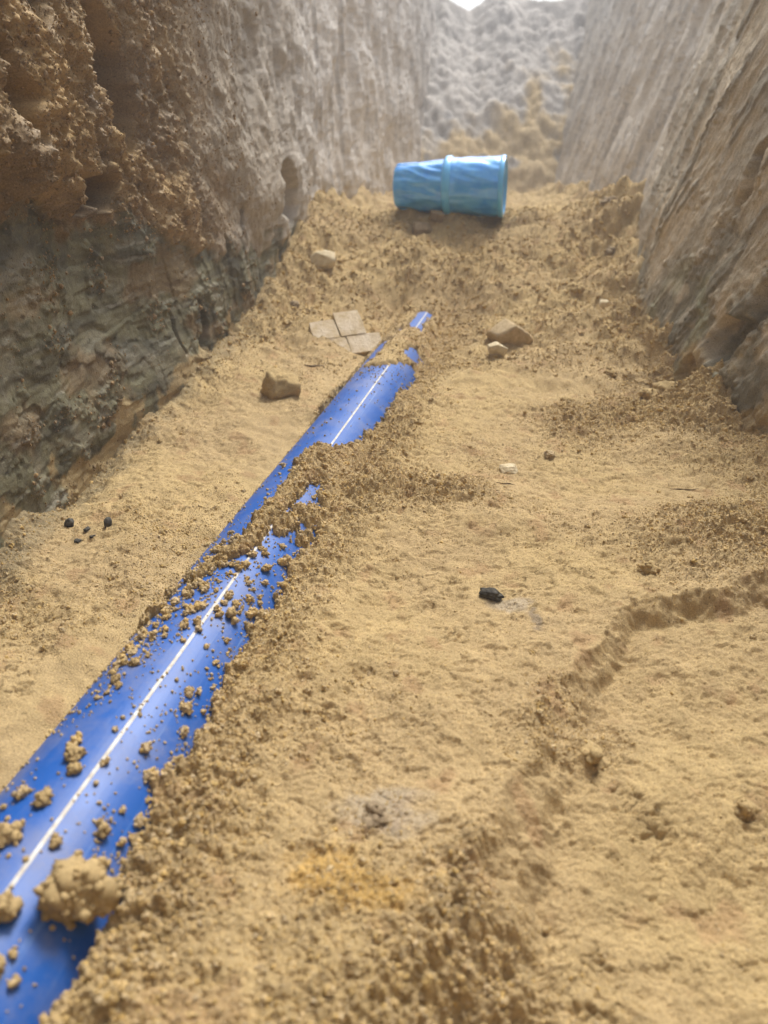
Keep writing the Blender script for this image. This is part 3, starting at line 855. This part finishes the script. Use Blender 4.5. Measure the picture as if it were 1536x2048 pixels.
# clods on the pipe
for i, (s, ang, sz, asp, lab) in enumerate([
        (.190, 42, .0210, .8, 'biggest sand clod, resting on the pipe at lower left front'),
        (.206, -4, .0095, .6, 'sand clod on the pipe at the very left edge'),
        (.172, 18, .0110, .7, 'sand clod covering the white stripe at its near end'),
        (.230, 0, .0062, .7, 'sand clod on the pipe, above the clod at the left edge'),
        (.262, -3, .0080, .55, 'wide sand clod on the pipe left of the stripe, in front'),
        (.252, 4, .0056, .6, 'sand clod touching the left side of the stripe, in front'),
        (.226, 38, .0048, .9, 'small upright sand clod on the pipe right of the stripe, in front'),
        (.210, 20, .0046, .7, 'small sand clod at the right of the stripe above its near end'),
        (.150, 30, .0085, .6, 'ragged sand clod on the pipe at the bottom left of the picture'),
        (.345, -11, .0052, .6, 'flat sand clod on the pipe left of the stripe, midway'),
        (.327, -15, .0050, .6, 'sand clod on the pipe just in front of the flat midway one'),
        (.418, 29, .0062, .9, 'lone upright sand clod on the pipe right of the stripe'),
        (.488, 32, .0060, .6, 'low ragged sand clod on bare pipe beneath the sand tongue')]):
    me = crumb_clod('sand_clod', (sz, sz * .85, sz * asp), 500 + i * 17, 750 if sz > .015 else 120, 1, .0017 if sz > .015 else .0011)
    o = link('sand_clod', me, M_clod)
    r = PR + sz * asp * .55
    o.location = pipe_point(s, ang, r); o.rotation_euler = (0, R(ang), i * .7)
    tag(o, lab, 'clod', 'clods on the blue pipe')

# twigs
def twig(pts, rad, lab):
    P = [Vector((x, y, float(ground(np.array([x]), np.array([y]))[0][0]) + .0012)) for x, y in pts]
    V, Q = [], []
    for i, p in enumerate(P):
        t = (P[min(i + 1, len(P) - 1)] - P[max(i - 1, 0)]).normalized()
        a = t.cross(Vector((0, 0, 1))).normalized(); b = a.cross(t)
        rr = rad * (1 - .5 * i / len(P)) * (.25 if i in (0, len(P) - 1) else 1)
        for k in range(6):
            an = k * math.pi / 3
            V.append(p + rr * (math.cos(an) * a + math.sin(an) * b))
    me = mesh_np('twig', np.array([v[:] for v in V]), grid_quads(len(P), 6, 0, True))
    tag(link('twig', me, M_twig), lab, 'twig', 'twigs on the pressed sand')
twig([(.092, .742), (.098, .738), (.104, .733), (.110, .731)], .0011, 'short dark twig on pressed sand, nearest the pipe')
twig([(.124, .728), (.131, .726), (.138, .722), (.145, .722)], .0009, 'thin twig on pressed sand below the whitish stone')
twig([(.316, .723), (.325, .719), (.333, .716), (.339, .719), (.347, .721)], .0009, 'bent thin twig lying on pressed sand near the right wall')
twig([(-.128, 1.15), (-.118, 1.158), (-.108, 1.165), (-.098, 1.172)], .0022, 'dark stick half sunk in sand left of the pipe')

# yellow-green weed on the crest of the heap
def weed():
    root = bpy.data.objects.new('weed', None); COL.objects.link(root)
    root.location = (.40, 5.66, 1.16); tag(root, 'yellow-green weed at the top of the far soil heap', 'weed')
    rg = np.random.default_rng(9)
    for i in range(14):
        a = rg.uniform(0, 6.28); h = rg.uniform(.12, .24); sp = rg.uniform(.03, .10); wd = rg.uniform(.006, .011)
        V = []
        for t in np.linspace(0, 1, 6):
            c = np.array([math.cos(a) * sp * t * t, math.sin(a) * sp * t * t, h * t - .05])
            k = wd * (1 - t) ** .7 + .0005; sd = np.array([-math.sin(a), math.cos(a), 0])
            V += [c - sd * k, c + np.array([0, 0, -k * .4]), c + sd * k]
        link('blade', mesh_np('blade', np.array(V), grid_quads(6, 3)), M_leaf, root)
weed()

# ------------------------------------------------------------------ loose crumbs: far too many to count
def crumb_tree(mat):
    nt = bpy.data.node_groups.new('crumbs', 'GeometryNodeTree')
    nt.interface.new_socket('Geometry', in_out='INPUT', socket_type='NodeSocketGeometry')
    nt.interface.new_socket('Geometry', in_out='OUTPUT', socket_type='NodeSocketGeometry')
    L = nt.links.new
    gi = nt.nodes.new('NodeGroupInput'); go = nt.nodes.new('NodeGroupOutput')
    jn = nt.nodes.new('GeometryNodeJoinGeometry')
    def attr(name, typ):
        a = nt.nodes.new('GeometryNodeInputNamedAttribute'); a.data_type = typ; a.inputs['Name'].default_value = name
        return a.outputs['Attribute']
    sc, ro, kd = attr('cs', 'FLOAT_VECTOR'), attr('rot', 'FLOAT_VECTOR'), attr('kind', 'INT')
    for k in range(4):
        ic = nt.nodes.new('GeometryNodeMeshIcoSphere'); ic.inputs['Radius'].default_value = 1; ic.inputs['Subdivisions'].default_value = 2
        sp = nt.nodes.new('GeometryNodeSetPosition')
        ps = nt.nodes.new('GeometryNodeInputPosition')
        ad = nt.nodes.new('ShaderNodeVectorMath'); ad.operation = 'ADD'; ad.inputs[1].default_value = (k * 7.3, k * 3.1, k * 5.7)
        L(ps.outputs[0], ad.inputs[0])
        nz = nt.nodes.new('ShaderNodeTexNoise'); nz.inputs['Scale'].default_value = 1.9; nz.inputs['Detail'].default_value = 4.0; nz.inputs['Roughness'].default_value = .8
        L(ad.outputs[0], nz.inputs['Vector'])
        mr = nt.nodes.new('ShaderNodeMapRange'); mr.inputs['From Min'].default_value = .25; mr.inputs['From Max'].default_value = .75
        mr.inputs['To Min'].default_value = .30; mr.inputs['To Max'].default_value = 1.55
        L(nz.outputs[0], mr.inputs['Value'])
        ml = nt.nodes.new('ShaderNodeVectorMath'); ml.operation = 'SCALE'
        L(ps.outputs[0], ml.inputs[0]); L(mr.outputs[0], ml.inputs['Scale'])
        L(ic.outputs['Mesh'], sp.inputs['Geometry']); L(ml.outputs[0], sp.inputs['Position'])
        ss = nt.nodes.new('GeometryNodeSetShadeSmooth'); ss.inputs['Shade Smooth'].default_value = False; L(sp.outputs[0], ss.inputs[0])
        sm = nt.nodes.new('GeometryNodeSetMaterial'); sm.inputs['Material'].default_value = mat; L(ss.outputs[0], sm.inputs['Geometry'])
        eq = nt.nodes.new('FunctionNodeCompare'); eq.data_type = 'INT'; eq.operation = 'EQUAL'
        ins = [s for s in eq.inputs if s.type == 'INT']
        L(kd, ins[0]); ins[1].default_value = k
        ip = nt.nodes.new('GeometryNodeInstanceOnPoints')
        L(gi.outputs[0], ip.inputs['Points']); L(eq.outputs[0], ip.inputs['Selection']); L(sm.outputs[0], ip.inputs['Instance'])
        L(ro, ip.inputs['Rotation']); L(sc, ip.inputs['Scale'])
        L(ip.outputs[0], jn.inputs[0])
    L(jn.outputs[0], go.inputs[0])
    return nt

def scatter(name, P, size, label, cat, tree, mat, seed):
    rg = np.random.default_rng(seed)
    n = len(P)
    me = bpy.data.meshes.new(name)
    me.vertices.add(n); me.vertices.foreach_set('co', np.ascontiguousarray(P, f32).ravel())
    a = me.attributes.new('cs', 'FLOAT_VECTOR', 'POINT')
    sc = size[:, None] * rg.uniform(.7, 1.25, (n, 3)); a.data.foreach_set('vector', sc.astype(f32).ravel())
    a = me.attributes.new('rot', 'FLOAT_VECTOR', 'POINT'); a.data.foreach_set('vector', rg.uniform(0, 6.28, (n, 3)).astype(f32).ravel())
    a = me.attributes.new('kind', 'INT', 'POINT'); a.data.foreach_set('value', rg.integers(0, 4, n).astype(np.int32))
    me.update()
    o = link(name, me, mat)
    m = o.modifiers.new('crumbs', 'NODES'); m.node_group = tree
    return tag(o, label, cat, None, 'stuff')

TREE = crumb_tree(M_crumb)
def floor_crumbs():
    rg = np.random.default_rng(77)
    n = 1150000
    y = np.exp(rg.uniform(math.log(.12 + .16), math.log(2.2 + .16), n)) - .16
    lo = np.maximum(XL(y), -.17 - .56 * y); hi = np.minimum(XR(y) + .03, .17 + .56 * y)
    keep = rg.uniform(0, 1, n) < (hi - lo) / .9
    y, lo, hi = y[keep], lo[keep], hi[keep]; n = len(y)
    x = lo + (hi - lo) * rg.uniform(0, 1, n)
    _, _, loose = ground(x, y, False)
    s, w = pipe_sw(x, y)
    keep = rg.uniform(0, 1, n) < .035 + .75 * np.clip(loose, 0, 1) ** 1.6
    keep &= rg.uniform(0, 1, n) < 1 - .72 * sstep(.95, 1.5, y)
    x, y, loose = x[keep], y[keep], loose[keep]
    z, _, _ = ground(x, y)
    s, w = pipe_sw(x, y)
    ok = (np.abs(w) > PR) | (z > np.sqrt(np.maximum(PR * PR - w * w, 0)) + .0006)
    x, y, z, loose = x[ok], y[ok], z[ok], loose[ok]
    k = len(x)
    size = .00050 + .00036 * rg.pareto(3.0, k) * (.4 + np.clip(loose, 0, 1))
    size = np.minimum(size, .0030) * (.72 + .14 * sstep(.25, .5, y) + .85 * sstep(.6, 1.8, y))
    P = [np.stack([x, y, z + size * .02], -1)]; S = [size]
    big = np.where(size > .0019)[0]
    for rep_ in range(6):                        # larger crumbs are knots of smaller ones
        d = rg.normal(0, 1, (len(big), 3)); d[:, 2] = np.abs(d[:, 2]) * .7; d /= np.linalg.norm(d, axis=1)[:, None]
        P.append(P[0][big] + d * size[big, None] * .9); S.append(size[big] * rg.uniform(.25, .6, len(big)))
    print('floor crumbs', sum(map(len, S)))
    scatter('loose_sand_crumbs', np.concatenate(P), np.concatenate(S), 'loose sand crumbs strewn over the trench floor', 'sand', TREE, M_crumb, 5)
floor_crumbs()

def wall_crumbs():
    rg = np.random.default_rng(79)
    me = oL.data; V = np.empty(len(me.vertices) * 3, f32); me.vertices.foreach_get('co', V); V = V.reshape(-1, 3)
    y, z = V[:, 1], V[:, 2]
    zb = np.interp(y, [.3, .75, 1.0, 1.3, 1.75, 2.2, 5], [.33, .315, .26, .20, .20, .16, .1])
    pr = .22 * sstep(-.03, .04, z - zb) * sstep(1.35, .95, y) + .10 * sstep(.25, .5, fbm(y * 11, z * 16, 231, 4)) + .006
    pr = pr * sstep(.40, .5, y) * (y < 2) * (z < .75)
    i = np.where(rg.uniform(0, 1, len(y)) < pr)[0]
    size = np.minimum(.0006 + .0006 * rg.pareto(3, len(i)), .0035)
    P = V[i] + np.stack([size * .3, rg.normal(0, .0007, len(i)), rg.normal(0, .0007, len(i))], -1)
    scatter('wall_soil_crumbs', P, size, 'brown soil crumbs clinging to the left trench wall', 'soil', crumb_tree(M_wcrumb), M_wcrumb, 8)
wall_crumbs()

def pipe_crumbs():
    rg = np.random.default_rng(78)
    n = 110000
    s = np.exp(rg.uniform(math.log(.12), math.log(1.3), n)); w = rg.uniform(-.05, .05, n)
    x, y = pipe_xy(s, w)
    z, _, _ = ground(x, y, True)
    pz = np.sqrt(PR * PR - w * w)
    free = z < pz - .001
    cl = fbm(s * 30, w * 40, 701, 3)
    dn = .006 + .05 * sstep(.1, .7, cl)
    dn = dn + .20 * gauss(s, w, .46, -.012, .07, .016) + .09 * gauss(s, w, .38, -.025, .07, .02) + .08 * gauss(s, w, .58, .02, .10, .03)
    dn = dn + .05 * gauss(s, w, .30, .03, .05, .014) + .05 * gauss(s, w, .45, .025, .05, .02) + .10 * gauss(s, w, 1.07, .0, .04, .05)
    dn = dn * (.35 + 1.1 * sstep(-.25, .5, fbm(s * 75, w * 75, 711, 2)))
    dn = dn + .12 * sstep(.006, .0, np.interp(s, WR[:, 0], WR[:, 1]) - w)
    keep = free & (rg.uniform(0, 1, n) < dn)
    s, w = s[keep], w[keep]
    size = np.minimum(.0005 + .0005 * rg.pareto(2.0, len(s)), .0032)
    size = np.where(s > .75, np.minimum(size, .0016), size); size = np.where(w < -.025, np.minimum(size, .0014), size)
    ang = np.arcsin(w / PR); r = PR + size * .45
    x, y = pipe_xy(s, r * np.sin(ang))
    P = [np.stack([x, y, r * np.cos(ang)], -1)]; S = [size]
    # bigger crumbs carry a heap of smaller ones
    big = np.where(size > .0016)[0]
    for rep in range(7):
        d = rg.normal(0, 1, (len(big), 3)); d[:, 2] = np.abs(d[:, 2]) * .6; d /= np.linalg.norm(d, axis=1)[:, None]
        P.append(P[0][big] + d * size[big, None] * .95); S.append(size[big] * rg.uniform(.3, .65, len(big)))
    scatter('pipe_sand_crumbs', np.concatenate(P), np.concatenate(S), 'loose sand crumbs sprinkled over the blue pipe', 'sand', TREE, M_crumb, 6)
pipe_crumbs()

# ------------------------------------------------------------------ air volume added to imitate veiling lens glare
def build_glare_haze():
    x, y0, y1, z0, z1 = 48, -46, 52, -1.2, 1.62
    V = np.array([(-x, y0, z0), (x, y0, z0), (x, y1, z0), (-x, y1, z0), (-x, y0, z1), (x, y0, z1), (x, y1, z1), (-x, y1, z1)])
    Q = np.array([(0, 3, 2, 1), (4, 5, 6, 7), (0, 1, 5, 4), (1, 2, 6, 5), (2, 3, 7, 6), (3, 0, 4, 7)])
    m = bpy.data.materials.new('haze'); m.use_nodes = True
    nt = m.node_tree; nt.nodes.clear()
    out = nt.nodes.new('ShaderNodeOutputMaterial'); pv = nt.nodes.new('ShaderNodeVolumePrincipled')
    pv.inputs['Color'].default_value = (.95, .96, 1.0, 1); pv.inputs['Density'].default_value = GLARE_HAZE
    nt.links.new(pv.outputs[0], out.inputs['Volume'])
    tag(link('haze', mesh_np('haze', V, Q, False), m), 'thin haze volume added to imitate lens glare over the trench', 'haze', None, 'stuff')
GLARE_HAZE = 0.042
build_glare_haze()
